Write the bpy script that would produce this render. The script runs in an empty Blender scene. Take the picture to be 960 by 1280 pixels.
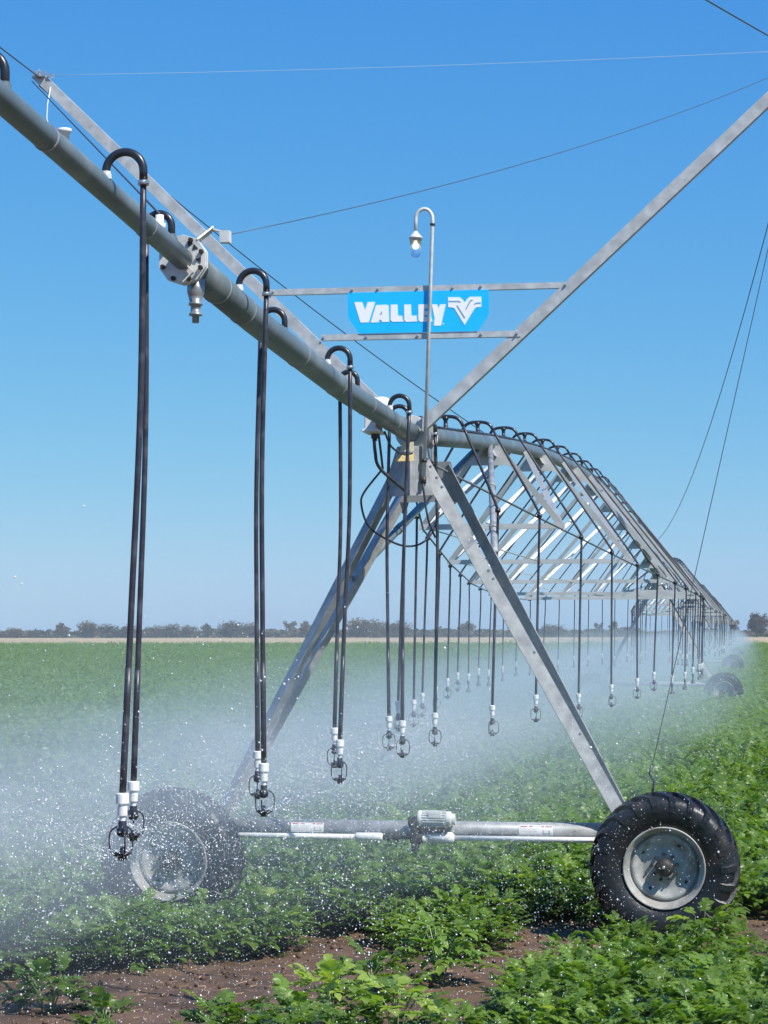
import bpy, bmesh, math, random
from mathutils import Vector, Matrix, Euler, noise
R = math.radians
rnd = random.Random(7)
sc = bpy.context.scene
col = sc.collection
V = Vector

# ------------------------------------------------------------------ world, sun, camera
SUN = V((0.53, -0.35, 0.775)).normalized()
w = bpy.data.worlds.new("World"); sc.world = w; w.use_nodes = True
nt = w.node_tree
bg = nt.nodes['Background']
sky = nt.nodes.new('ShaderNodeTexSky'); sky.sky_type = 'NISHITA'; sky.sun_disc = False
sky.sun_elevation = math.asin(SUN.z)
sky.sun_rotation = math.atan2(SUN.x, SUN.y)
sky.altitude = 0; sky.air_density = 1.0; sky.dust_density = 0.3; sky.ozone_density = 3.0
# clear deep-blue sky: stronger blue, red falling off faster towards the zenith
sp_ = nt.nodes.new('ShaderNodeSeparateColor'); cb_ = nt.nodes.new('ShaderNodeCombineColor')
nt.links.new(sky.outputs[0], sp_.inputs[0])
for ch, (pw, k) in enumerate(((1.29, .325), (.74, 1.36), (.22, 5.1))):
    a = nt.nodes.new('ShaderNodeMath'); a.operation = 'POWER'; a.inputs[1].default_value = pw
    b = nt.nodes.new('ShaderNodeMath'); b.operation = 'MULTIPLY'; b.inputs[1].default_value = k
    nt.links.new(sp_.outputs[ch], a.inputs[0]); nt.links.new(a.outputs[0], b.inputs[0]); nt.links.new(b.outputs[0], cb_.inputs[ch])
nt.links.new(cb_.outputs[0], bg.inputs['Color'])
bg.inputs['Strength'].default_value = 0.086

sl = bpy.data.lights.new("sun", 'SUN'); sl.energy = 5.0; sl.angle = R(0.5); sl.color = (1, 0.955, 0.88)
so = bpy.data.objects.new("sun", sl); col.objects.link(so)
so.rotation_euler = (-SUN).to_track_quat('-Z', 'Y').to_euler(); so.location = SUN * 30

cd = bpy.data.cameras.new("camera"); cam = bpy.data.objects.new("camera", cd); col.objects.link(cam)
cd.sensor_fit = 'VERTICAL'; cd.sensor_height = 36; cd.lens = 2719 / 1280 * 36
cd.clip_start = 0.1; cd.clip_end = 9000
CAM = V((2.7806, -18.3438, 2.5672))
fw = V((-0.16304582, 0.98510864, 0.05456222)); rt = V((0.98656519, 0.16336239, -0.00136298)); up = V((0.0102561, -0.05360696, 0.99850944))
M = Matrix((rt, up, -fw)).transposed().to_4x4(); M.translation = CAM
cam.matrix_world = M
sc.camera = cam
sc.view_settings.view_transform = 'Standard'; sc.view_settings.look = 'None'
sc.view_settings.gamma = 1; sc.view_settings.exposure = 0.3
sc.cycles.volume_bounces = 1
sc.cycles.transparent_max_bounces = 64
sc.cycles.max_bounces = 8
sc.cycles.volume_max_steps = 128

# ------------------------------------------------------------------ materials
def mat(name, color, rough=0.5, metal=0.0, var=0.0, scale=8.0, bump=0.0, bscale=60.0, stain=None, stain_amt=0.5, stain_scale=3.0, spec=None, coord='Object', thresh=(0.5, 0.65)):
    m = bpy.data.materials.new(name); m.use_nodes = True
    t = m.node_tree; b = t.nodes['Principled BSDF']
    b.inputs['Roughness'].default_value = rough; b.inputs['Metallic'].default_value = metal
    if spec is not None: b.inputs['Specular IOR Level'].default_value = spec
    tc = t.nodes.new('ShaderNodeTexCoord')
    rgb = t.nodes.new('ShaderNodeRGB'); rgb.outputs[0].default_value = (*color, 1)
    out = rgb.outputs[0]
    if var:
        n = t.nodes.new('ShaderNodeTexNoise'); n.inputs['Scale'].default_value = scale; n.inputs['Detail'].default_value = 6
        t.links.new(tc.outputs[coord], n.inputs['Vector'])
        r = t.nodes.new('ShaderNodeMapRange'); r.inputs[1].default_value = .3; r.inputs[2].default_value = .7
        r.inputs[3].default_value = 1 - var; r.inputs[4].default_value = 1 + var
        t.links.new(n.outputs[0], r.inputs[0])
        mx = t.nodes.new('ShaderNodeVectorMath'); mx.operation = 'SCALE'
        t.links.new(out, mx.inputs[0]); t.links.new(r.outputs[0], mx.inputs['Scale']); out = mx.outputs[0]
        rr = t.nodes.new('ShaderNodeMapRange'); rr.inputs[3].default_value = max(0.05, rough - .12); rr.inputs[4].default_value = min(1, rough + .12)
        t.links.new(n.outputs[0], rr.inputs[0]); t.links.new(rr.outputs[0], b.inputs['Roughness'])
    if stain:
        n2 = t.nodes.new('ShaderNodeTexNoise'); n2.inputs['Scale'].default_value = stain_scale; n2.inputs['Detail'].default_value = 8
        t.links.new(tc.outputs[coord], n2.inputs['Vector'])
        r2 = t.nodes.new('ShaderNodeMapRange'); r2.inputs[1].default_value = thresh[0]; r2.inputs[2].default_value = thresh[1]; r2.inputs[4].default_value = stain_amt
        t.links.new(n2.outputs[0], r2.inputs[0])
        mi = t.nodes.new('ShaderNodeMix'); mi.data_type = 'RGBA'
        t.links.new(r2.outputs[0], mi.inputs[0]); t.links.new(out, mi.inputs[6]); mi.inputs[7].default_value = (*stain, 1); out = mi.outputs[2]
    t.links.new(out, b.inputs['Base Color'])
    if bump:
        n3 = t.nodes.new('ShaderNodeTexNoise'); n3.inputs['Scale'].default_value = bscale; n3.inputs['Detail'].default_value = 5
        t.links.new(tc.outputs[coord], n3.inputs['Vector'])
        bp = t.nodes.new('ShaderNodeBump'); bp.inputs['Strength'].default_value = bump; bp.inputs['Distance'].default_value = 0.01
        t.links.new(n3.outputs[0], bp.inputs['Height']); t.links.new(bp.outputs[0], b.inputs['Normal'])
    return m

GALV = mat("galvanised steel", (0.31, 0.32, 0.325), .5, .15, .24, 11, .1, 40, (0.205, 0.212, 0.217), .5, 3.5)
ARMM = mat("bright galvanised angle", (0.50, 0.515, 0.52), .5, .12, .2, 12, .08, 40, (0.36, 0.37, 0.375), .5, 4)
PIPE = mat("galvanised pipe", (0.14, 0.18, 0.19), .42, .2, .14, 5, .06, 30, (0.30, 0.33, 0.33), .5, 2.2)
CAST = mat("bright zinc casting", (0.68, 0.68, 0.65), .45, .1, .12, 14, .1, 50, (0.33, 0.33, 0.31), .4, 6)
TRUSS = mat("truss angle steel", (0.52, 0.53, 0.52), .5, .12, .14, 4, .0, 30, (0.36, 0.36, 0.35), .4, 2)
RODM = mat("dull truss rod steel", (0.16, 0.17, 0.18), .5, .4, .1, 6)
HOSE = mat("black hose", (0.030, 0.028, 0.040), .42, 0, .25, 12, .05, 60, (0.13, 0.13, 0.15), .4, 9)
GOOSE = mat("black moulded plastic", (0.022, 0.024, 0.032), .3, 0, .2, 10)
CLAMP = mat("hose clamp steel", (0.6, 0.6, 0.6), .3, .8, .1, 30)
WHITE = mat("white plastic fitting", (0.78, 0.78, 0.75), .4, 0, .06, 20, 0, 1, (0.5, 0.48, 0.42), .4, 30)
DARKM = mat("dark casting", (0.05, 0.045, 0.04), .55, .3, .3, 20)
RIM = mat("galvanised wheel rim", (0.38, 0.38, 0.36), .55, .1, .3, 9, .15, 30, (0.19, 0.155, 0.115), .75, 5.5, thresh=(.46, .66))
TYRE = mat("wet black rubber", (0.013, 0.014, 0.016), .42, 0, .35, 14, .35, 45, (0.060, 0.038, 0.026), .6, 3.6, thresh=(.55, .68))
BOXM = mat("white painted steel box", (0.72, 0.72, 0.70), .4, 0, .06, 12)
CABLE = mat("steel guy cable", (0.10, 0.11, 0.13), .5, .5)
STRING = mat("pale nylon cord", (0.62, 0.68, 0.74), .6)
SIGNB = mat("sky blue enamel", (0.0, 0.52, 1.0), .6, 0, .04, 6)
SIGNW = mat("white sign paint", (0.93, 0.93, 0.91), .6, 0, .02, 12)
SIGND = mat("blue grey sign line", (0.16, 0.36, 0.62), .5)
YELLOW = mat("faded yellow label", (0.62, 0.46, 0.20), .6, 0, .15, 40)
DECAL = mat("white decal vinyl", (0.78, 0.75, 0.72), .5, 0, .08, 30)
REDINK = mat("red decal ink", (0.45, 0.06, 0.07), .5)
GREYINK = mat("grey decal ink", (0.22, 0.22, 0.24), .5)
BARK = mat("tree bark", (0.10, 0.075, 0.055), .9, 0, .3, 3)
STRAW = mat("dry straw", (0.42, 0.30, 0.17), .8, 0, .3, 5)

def glass_mat():
    m = bpy.data.materials.new("lamp glass"); m.use_nodes = True; t = m.node_tree
    b = t.nodes['Principled BSDF']; b.inputs['Base Color'].default_value = (.9, .93, .95, 1)
    b.inputs['Transmission Weight'].default_value = 0.95; b.inputs['Roughness'].default_value = .08; b.inputs['IOR'].default_value = 1.15
    return m
GLASS = glass_mat()
def emit_mat():
    m = bpy.data.materials.new("lit lamp bulb"); m.use_nodes = True; b = m.node_tree.nodes['Principled BSDF']
    b.inputs['Base Color'].default_value = (1, .9, .7, 1)
    b.inputs['Emission Color'].default_value = (1, .86, .6, 1); b.inputs['Emission Strength'].default_value = 1.1
    return m
BULB = emit_mat()

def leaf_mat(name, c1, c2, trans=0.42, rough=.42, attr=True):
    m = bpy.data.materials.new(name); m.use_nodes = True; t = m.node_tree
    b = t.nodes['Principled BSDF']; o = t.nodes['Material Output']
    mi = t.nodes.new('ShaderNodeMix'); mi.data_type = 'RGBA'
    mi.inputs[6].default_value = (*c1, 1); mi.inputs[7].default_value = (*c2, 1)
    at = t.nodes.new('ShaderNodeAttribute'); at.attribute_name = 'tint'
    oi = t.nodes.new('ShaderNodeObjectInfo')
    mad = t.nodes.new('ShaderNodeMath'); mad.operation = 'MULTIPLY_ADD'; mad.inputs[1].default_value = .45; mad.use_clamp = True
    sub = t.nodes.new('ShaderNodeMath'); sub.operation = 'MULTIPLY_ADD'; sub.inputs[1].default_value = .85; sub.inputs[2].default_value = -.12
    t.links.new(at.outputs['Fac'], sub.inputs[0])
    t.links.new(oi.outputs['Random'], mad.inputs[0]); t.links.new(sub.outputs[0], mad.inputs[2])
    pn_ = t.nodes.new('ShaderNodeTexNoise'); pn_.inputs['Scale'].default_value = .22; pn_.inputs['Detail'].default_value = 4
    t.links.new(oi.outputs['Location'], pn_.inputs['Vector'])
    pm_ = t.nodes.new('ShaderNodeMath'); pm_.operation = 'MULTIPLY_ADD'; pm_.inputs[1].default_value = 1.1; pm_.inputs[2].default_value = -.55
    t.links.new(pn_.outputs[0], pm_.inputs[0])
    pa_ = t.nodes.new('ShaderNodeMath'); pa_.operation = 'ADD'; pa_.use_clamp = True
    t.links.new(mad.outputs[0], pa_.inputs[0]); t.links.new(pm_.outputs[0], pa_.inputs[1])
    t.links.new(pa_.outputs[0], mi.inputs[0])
    t.links.new(mi.outputs[2], b.inputs['Base Color']); b.inputs['Roughness'].default_value = rough
    b.inputs['Specular IOR Level'].default_value = .4
    tr = t.nodes.new('ShaderNodeBsdfTranslucent')
    sc_ = t.nodes.new('ShaderNodeVectorMath'); sc_.operation = 'MULTIPLY'; sc_.inputs[1].default_value = (1.5, 1.6, .5)
    t.links.new(mi.outputs[2], sc_.inputs[0]); t.links.new(sc_.outputs[0], tr.inputs['Color'])
    ms = t.nodes.new('ShaderNodeMixShader'); ms.inputs[0].default_value = trans
    t.links.new(b.outputs[0], ms.inputs[1]); t.links.new(tr.outputs[0], ms.inputs[2]); t.links.new(ms.outputs[0], o.inputs['Surface'])
    return m
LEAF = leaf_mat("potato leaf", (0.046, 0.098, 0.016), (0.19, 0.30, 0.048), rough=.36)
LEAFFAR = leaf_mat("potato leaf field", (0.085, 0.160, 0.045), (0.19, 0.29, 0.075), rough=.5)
LEAFY = leaf_mat("yellowing potato leaf", (0.20, 0.33, 0.04), (0.36, 0.45, 0.10))
TREEL = leaf_mat("dry tree leaf", (0.050, 0.048, 0.020), (0.150, 0.112, 0.052), .2, .7)
TREEB = leaf_mat("brown tree leaf", (0.06, 0.042, 0.028), (0.14, 0.09, 0.06), .2, .7)

def soil_mat():
    m = mat("damp brown soil", (0.098, 0.056, 0.033), .8, 0, .5, 1.6, .9, 26, (0.16, 0.10, 0.065), .6, 5, coord='Object')
    return m
SOIL = soil_mat()
STUB = mat("dry stubble field", (0.42, 0.31, 0.16), .9, 0, .2, .03, 0, 1, (0.27, 0.22, 0.11), .6, .012)
DROP = bpy.data.materials.new("water droplet"); DROP.use_nodes = True
_b = DROP.node_tree.nodes['Principled BSDF']; _b.inputs['Base Color'].default_value = (.92, .95, .98, 1); _b.inputs['Roughness'].default_value = .12
_b.inputs['Specular IOR Level'].default_value = .9

def vol_mat(name, dens, color=(1, 1, 1), aniso=0.0):
    m = bpy.data.materials.new(name); m.use_nodes = True; t = m.node_tree
    t.nodes.remove(t.nodes['Principled BSDF'])
    v = t.nodes.new('ShaderNodeVolumePrincipled'); v.inputs['Color'].default_value = (*color, 1)
    v.inputs['Density'].default_value = dens; v.inputs['Anisotropy'].default_value = aniso
    t.links.new(v.outputs[0], t.nodes['Material Output'].inputs['Volume'])
    try: m.cycles.homogeneous_volume = True
    except Exception: pass
    return m

# ------------------------------------------------------------------ mesh builder
class MB:
    def __init__(s): s.v = []; s.f = []; s.m = []; s.sm = []; s.cur = 0; s.smooth = False; s.mats = []
    def add(s, vs, fs, smooth=None):
        o = len(s.v); s.v.extend([tuple(x) for x in vs])
        for f in fs: s.f.append(tuple(i + o for i in f)); s.m.append(s.cur); s.sm.append(s.smooth if smooth is None else smooth)
        return s
    def box(s, c, d, rot=None):
        c = V(c); x, y, z = [q / 2 for q in d]
        P = [V((a * x, b * y, e * z)) for a in (-1, 1) for b in (-1, 1) for e in (-1, 1)]
        if rot: P = [rot @ q for q in P]
        return s.add([c + q for q in P], [(0, 1, 3, 2), (4, 6, 7, 5), (0, 4, 5, 1), (2, 3, 7, 6), (0, 2, 6, 4), (1, 5, 7, 3)], False)
    def tube(s, pts, r, n=10, cap=True, radii=None):
        pts = [V(p) for p in pts]; rings = []
        t0 = (pts[1] - pts[0]).normalized()
        a = t0.orthogonal().normalized(); prev = t0
        vs = []
        for i, p in enumerate(pts):
            if i == 0: t = t0
            elif i == len(pts) - 1: t = (p - pts[i - 1]).normalized()
            else: t = ((p - pts[i - 1]).normalized() + (pts[i + 1] - p).normalized()).normalized()
            q = prev.rotation_difference(t); a = q @ a; a = (a - t * a.dot(t)).normalized(); prev = t
            b = t.cross(a); rr = radii[i] if radii else r
            for k in range(n):
                an = 2 * math.pi * k / n
                vs.append(p + a * (rr * math.cos(an)) + b * (rr * math.sin(an)))
        fs = []
        for i in range(len(pts) - 1):
            for k in range(n):
                k2 = (k + 1) % n
                fs.append((i * n + k, i * n + k2, (i + 1) * n + k2, (i + 1) * n + k))
        s.add(vs, fs, True)
        if cap:
            o = len(s.v) - len(vs)
            s.f.append(tuple(o + k for k in reversed(range(n)))); s.m.append(s.cur); s.sm.append(False)
            s.f.append(tuple(o + (len(pts) - 1) * n + k for k in range(n))); s.m.append(s.cur); s.sm.append(False)
        return s
    def lathe(s, origin, axis, prof, n=24, smooth=True, cap=True):
        # prof: list of (distance along axis, radius)
        o_ = V(origin); ax = V(axis).normalized(); a = ax.orthogonal().normalized(); b = ax.cross(a); vs = []
        for (h, r) in prof:
            for k in range(n):
                an = 2 * math.pi * k / n
                vs.append(o_ + ax * h + a * (r * math.cos(an)) + b * (r * math.sin(an)))
        fs = []
        for i in range(len(prof) - 1):
            for k in range(n):
                k2 = (k + 1) % n
                fs.append((i * n + k, i * n + k2, (i + 1) * n + k2, (i + 1) * n + k))
        s.add(vs, fs, smooth)
        o = len(s.v) - len(vs)
        for i, rev in ((0, True), (len(prof) - 1, False)):
            if cap and prof[i][1] > 1e-3:
                idx = [o + i * n + k for k in range(n)]
                s.f.append(tuple(reversed(idx)) if rev else tuple(idx)); s.m.append(s.cur); s.sm.append(False)
        return s
    def bar(s, p0, p1, w, h, side):
        # rectangular bar; w measured along 'side' direction, h along the other
        p0, p1 = V(p0), V(p1); t = (p1 - p0).normalized(); a = V(side); a = (a - t * a.dot(t)).normalized(); b = t.cross(a)
        vs = []
        for p in (p0, p1):
            for (x, y) in ((-1, -1), (1, -1), (1, 1), (-1, 1)): vs.append(p + a * (x * w / 2) + b * (y * h / 2))
        return s.add(vs, [(3, 2, 1, 0), (4, 5, 6, 7), (0, 1, 5, 4), (1, 2, 6, 5), (2, 3, 7, 6), (3, 0, 4, 7)], False)
    def angle(s, p0, p1, d1, d2, w=0.08, t=0.008, w2=None):
        # L-section: corner on the line, flanges along d1 and d2
        p0, p1 = V(p0), V(p1); ax = (p1 - p0).normalized()
        a = V(d1); a = (a - ax * a.dot(ax)).normalized(); b = V(d2); b = b - ax * b.dot(ax); b = (b - a * b.dot(a)).normalized()
        w2 = w2 or w
        sec = [(0, 0), (w, 0), (w, t), (t, t), (t, w2), (0, w2)]
        vs = [p + a * x + b * y for p in (p0, p1) for x, y in sec]
        fs = [tuple(range(6)), tuple(range(11, 5, -1))] + [(i, i + 6, (i + 1) % 6 + 6, (i + 1) % 6) for i in range(6)]
        return s.add(vs, fs, False)
    def prism(s, poly, d):
        # poly: 3D points (planar), extruded by vector d
        n = len(poly); d = V(d); vs = [V(p) for p in poly] + [V(p) + d for p in poly]
        return s.add(vs, [tuple(reversed(range(n))), tuple(range(n, 2 * n))] + [(i, (i + 1) % n, (i + 1) % n + n, i + n) for i in range(n)], False)
    def build(s, name, m, parent=None, bevel=0, kind=None):
        org = V((0, 0, 0))
        if parent is not None: org = WORLD[parent.name]
        me = bpy.data.meshes.new(name)
        me.from_pydata([(x[0] - org.x, x[1] - org.y, x[2] - org.z) for x in s.v], [], s.f)
        for mm in (m if isinstance(m, (list, tuple)) else [m]): me.materials.append(mm)
        me.polygons.foreach_set('material_index', s.m); me.polygons.foreach_set('use_smooth', s.sm)
        bm = bmesh.new(); bm.from_mesh(me); bmesh.ops.recalc_face_normals(bm, faces=bm.faces); bm.to_mesh(me); bm.free()
        me.update()
        o = bpy.data.objects.new(name, me); col.objects.link(o)
        if parent is not None: o.parent = parent
        WORLD[o.name] = org
        if bevel:
            b = o.modifiers.new("bevel", 'BEVEL'); b.width = bevel; b.segments = 2; b.limit_method = 'ANGLE'; b.angle_limit = R(40)
        if kind: o['kind'] = kind
        return o
WORLD = {}
def build_each(mb, name, m, parent):
    """every separate piece of the builder becomes a part of its own"""
    par = list(range(len(mb.v)))
    def find(i):
        while par[i] != i: par[i] = par[par[i]]; i = par[i]
        return i
    for f in mb.f:
        for i in f[1:]: par[find(f[0])] = find(i)
    groups = {}
    for k, f in enumerate(mb.f): groups.setdefault(find(f[0]), []).append(k)
    for ks in groups.values():
        n = MB(); ids = {}
        for k in ks:
            n.f.append(tuple(ids.setdefault(i, len(ids)) for i in mb.f[k])); n.m.append(mb.m[k]); n.sm.append(mb.sm[k])
        n.v = [mb.v[i] for i in ids]
        n.build(name, m, parent)
def tag(o, label, cat, group=None):
    o['label'] = label; o['category'] = cat
    if group: o['group'] = group
    return o
def thing(name, loc, label, cat, group=None):
    o = bpy.data.objects.new(name, None); col.objects.link(o); o.location = loc; o.empty_display_size = .2
    WORLD[o.name] = V(loc)
    return tag(o, label, cat, group)
def copy_tree(o, parent=None, off=None):
    c = o.copy(); col.objects.link(c)
    if parent is not None: c.parent = parent
    if off is not None: c.location = V(o.location) + V(off)
    for ch in list(KIDS(o)): copy_tree(ch, c)
    return c
def KIDS(o): return [x for x in col.objects if x.parent == o]
def arc(c, r, a0, a1, ax, ay, n=9):
    c = V(c); ax = V(ax); ay = V(ay)
    return [c + ax * (r * math.cos(a0 + (a1 - a0) * i / n)) + ay * (r * math.sin(a0 + (a1 - a0) * i / n)) for i in range(n + 1)]
def interp(x, xs, ys):
    if x <= xs[0]: return ys[0]
    for i in range(len(xs) - 1):
        if x <= xs[i + 1]:
            t = (x - xs[i]) / (xs[i + 1] - xs[i]); return ys[i] + (ys[i + 1] - ys[i]) * t
    return ys[-1]
def smooth_path(pts, sub=6):
    pts = [V(p) for p in pts]; out = []
    P = [pts[0] * 2 - pts[1]] + pts + [pts[-1] * 2 - pts[-2]]
    for i in range(1, len(P) - 2):
        p0, p1, p2, p3 = P[i - 1], P[i], P[i + 1], P[i + 2]
        for k in range(sub):
            t = k / sub
            out.append(.5 * ((2 * p1) + (p2 - p0) * t + (2 * p0 - 5 * p1 + 4 * p2 - p3) * t * t + (3 * p1 - p0 - 3 * p2 + p3) * t ** 3))
    out.append(pts[-1]); return out

PR = 0.087      # pipe radius
HP = 4.25       # pipe height at a tower
SPAN = 52.0
# ------------------------------------------------------------------ overhang pipe towards the camera
OH_Y = [-17.5, -14, -10.5, -9.76, -8.88, -7.73, -6.08, -3.27, -0.73, -.12]
OH_Z = [4.86, 4.75, 4.60, 4.56, 4.51, 4.44, 4.36, 4.265, 4.245, 4.245]
def ohz(y): return interp(y, OH_Y, OH_Z)
FY = -7.73; FZ = ohz(FY)
oh = thing('overhang_pipe', (0, -8, 4.45), "galvanised overhang pipe sloping up from the tower towards the viewer", "pipe")
PS = 0.054
m = MB(); m.tube([(0, y, z) for y, z in zip(OH_Y, OH_Z) if y <= -7.7], PS, 24); m.tube([(0, y, z) for y, z in zip(OH_Y, OH_Z) if y >= -7.75], .082, 24)
m.build('pipe', PIPE, oh)
m = MB()
for y in (-13.2, -11.6, -9.95, -8.45, -7.05, -6.45, -4.9, -3.6, -2.4, -1.2):       # weld and band marks
    z = ohz(y); z2 = ohz(y + .03)
    m.tube([(0, y, z), (0, y + .016, z2)], (PS if y < FY else .082) + .003, 24)
build_each(m, 'weld_band', GALV, oh)
# joint flange
FY = -7.73; FZ = ohz(FY)
fl = MB()
def octo(r, y, n=10, ph=.31): return [V((r * math.cos(ph + 2 * math.pi * i / n), y, FZ + r * math.sin(ph + 2 * math.pi * i / n))) for i in range(n)]
fl.prism(octo(.128, FY - .035), (0, .014, 0)); fl.prism(octo(.127, FY + .004), (0, .014, 0))
flo = fl.build('flange', CAST, oh, .002)
m = MB()
for i in range(8):
    a = .35 + i * math.pi / 4; x = .106 * math.cos(a); z = FZ + .106 * math.sin(a)
    m.lathe((x, FY - .062, z), (0, 1, 0), [(0, .010), (.014, .010), (.0141, .013), (.085, .013)], 6, False)
build_each(m, 'bolt', DARKM, flo)
m = MB()
for a in (1.12, .74, -.05):
    p = []
    for (r_, da) in ((.070, 0), (.098, -.17), (.098, .17)): p.append(V((r_ * math.cos(a + da), FY - .0385, FZ + r_ * math.sin(a + da))))
    m.prism(p, (0, .003, 0))
build_each(m, 'slot', DARKM, flo)
m = MB(); m.bar((.02, FY - .06, FZ - .02), (.062, FY - .06, FZ - .07), .028, .006, (0, 1, 0)); m.bar((.062, FY - .06, FZ - .07), (.012, FY - .06, FZ - .12), .03, .006, (0, 1, 0))
m.build('stop_tab', CAST, flo)
# drain valve under the flange
m = MB(); m.lathe((0.02, FY + .16, FZ - .07), (0, 0, -1), [(0, .045), (.07, .045), (.085, .04), (.12, .03), (.121, .036), (.135, .036), (.136, .026), (.175, .026), (.176, .034), (.188, .034), (.189, .018), (.225, .018)], 14)
m.build('drain_valve', mat("drain valve", (.30, .32, .33), .4, .5, .2, 20), oh)
# small rope clamps and outlets on the pipe
m = MB(); m.lathe((0, -8.2, ohz(-8.2) + .045), (0, 0, 1), [(0, .03), (.03, .03), (.031, .02), (.07, .02)], 10)
m.lathe((0, -9.7, ohz(-9.7) + .04), (0, 0, 1), [(0, .02), (.05, .02), (.051, .03), (.065, .03)], 10)
build_each(m, 'pipe_clamp', WHITE, oh)

# ------------------------------------------------------------------ goosenecks and drop hoses
def hose_nozzle(parent, x, y, z, small=False, seed=0):
    """connector with its top at z, sprinkler below"""
    n = 8 if small else 14
    m = MB(); m.lathe((x, y, z + .03), (0, 0, -1), [(0, .017), (.004, .029), (.045, .029), (.048, .018), (.058, .018), (.060, .0225), (.098, .021), (.100, .013), (.12, .013)], n + 4, False)
    m.build('hose_connector', WHITE, parent)
    if small:
        m = MB(); m.lathe((x, y, z - .09), (0, 0, -1), [(0, .02), (.05, .02), (.06, .015), (.1, .012), (.17, .045), (.18, .05), (.185, .02)], 7)
        m.build('sprinkler_head', GOOSE, parent); return
    m = MB(); m.lathe((x, y, z - .09), (0, 0, -1), [(0, .018), (.03, .018), (.032, .026), (.06, .024), (.07, .01)], 12)
    hd = m.build('sprinkler_head', GOOSE, parent)
    m = MB()
    for k in range(3):
        a = seed + k * 2 * math.pi / 3; ca, sa = math.cos(a), math.sin(a)
        P = [(.022, -.115), (.052, -.135), (.06, -.175), (.052, -.225), (.02, -.245)]
        m.tube(smooth_path([(x + r_ * ca, y + r_ * sa, z + h) for r_, h in P], 4), .0036, 6)
    m.build('cage', GOOSE, hd)
    m = MB(); m.lathe((x, y, z - .2), (0, 0, -1), [(0, .008), (.018, .012), (.026, .04), (.034, .042), (.036, .02), (.06, .018)], 14)
    m.build('deflector_plate', GOOSE, hd)

G_OH = "drop hoses under the overhang pipe"
def overhang_hose(yf, side, xt, xb, zb, label, seed, lean=0):
    zp = ohz(yf) if yf < -.12 else HP
    PR = .054 if yf < FY else .082
    h = thing('drop_hose', (0, yf, zp + PR), label, "drop hose", G_OH)
    m = MB()
    xf = (.045 if PR > .06 else .03) if side > 0 else .02; xm = (xt + xf) / 2; rr = abs(xt - xf) / 2; top = zp + PR + (.002 if side > 0 else .042)
    pts = [(xf, yf, zp + PR - .05), (xf, yf, top)] + [tuple(q) for q in arc((xm, yf, top), rr, math.pi if side > 0 else 0, 0 if side > 0 else math.pi, (1, 0, 0), (0, 0, 1.0), 14)][1:] + [(xt, yf, top - .04)]
    m.tube(pts, .0185, 14); m.build('gooseneck', GOOSE, h)
    m = MB(); m.lathe((xf, yf, zp + PR - .03), (0, 0, 1), [(0, .025), (.022, .025), (.023, .0215), (.034, .0215)], 12, False); m.build('outlet', CAST if side > 0 else PIPE, h)
    m = MB(); m.lathe((xt, yf, top - .065), (0, 0, 1), [(0, .024), (.02, .024)], 12); m.box((xt + .02, yf - .015, top - .055), (.02, .014, .012)); m.build('hose_clamp', CLAMP, h)
    bow = .02 * (1 if seed % 2 else -1)
    path = smooth_path([(xt, yf, top - .04), (xt + .35 * (xb - xt) + bow, yf, top - 1.0), (xt + .7 * (xb - xt) + bow * .6, yf, zb + .85), (xb, yf, zb + .02)], 6)
    m = MB(); m.tube(path, .0138, 12); ho = m.build('hose', HOSE, h)
    m = MB(); m.tube(path[-5:], .0152, 12); m.build('weight_sleeve', HOSE, ho)
    hose_nozzle(h, xb, yf, zb, False, seed)
    NOZ.append((xb, yf, zb - .23))
    return h
NOZ = []
overhang_hose(-9.2, 1, .20, .12, 1.84, "black drop hose nearest the viewer, looping over the sunlit side of the overhang pipe", 1)
overhang_hose(-6.71, 1, .20, .19, 1.82, "black drop hose looping over the pipe on the tower side of the bolted flange", 2)
overhang_hose(-4.13, 1, .20, .13, 1.82, "black drop hose arching in front of the left mast arm, below the sign", 3)
overhang_hose(-1.53, 1, .20, .14, 1.84, "black drop hose hanging in front of the tower's apex plate", 4)
overhang_hose(-8.05, -1, -.11, -.16, 1.81, "black drop hose from the arch beside the bolted flange, hanging behind the pipe", 5)
overhang_hose(-5.38, -1, -.13, -.145, 1.81, "black drop hose hanging behind the pipe, almost covered by the one looping below the flange", 6)
overhang_hose(-2.84, -1, -.11, -.15, 1.84, "black drop hose hanging behind the pipe left of the white control box", 7)
overhang_hose(-.4, -1, -.14, -.15, 1.83, "black drop hose hanging between the tower's shaded left legs", 8)
overhang_hose(.35, 1, .14, .13, 1.83, "black drop hose hanging just right of the tower's apex plate, behind the lamp pole", 9)
overhang_hose(-10.5, -1, -.14, -.19, 1.81, "black arched hose at the photo's upper left corner, its drop outside the frame", 10)

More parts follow.
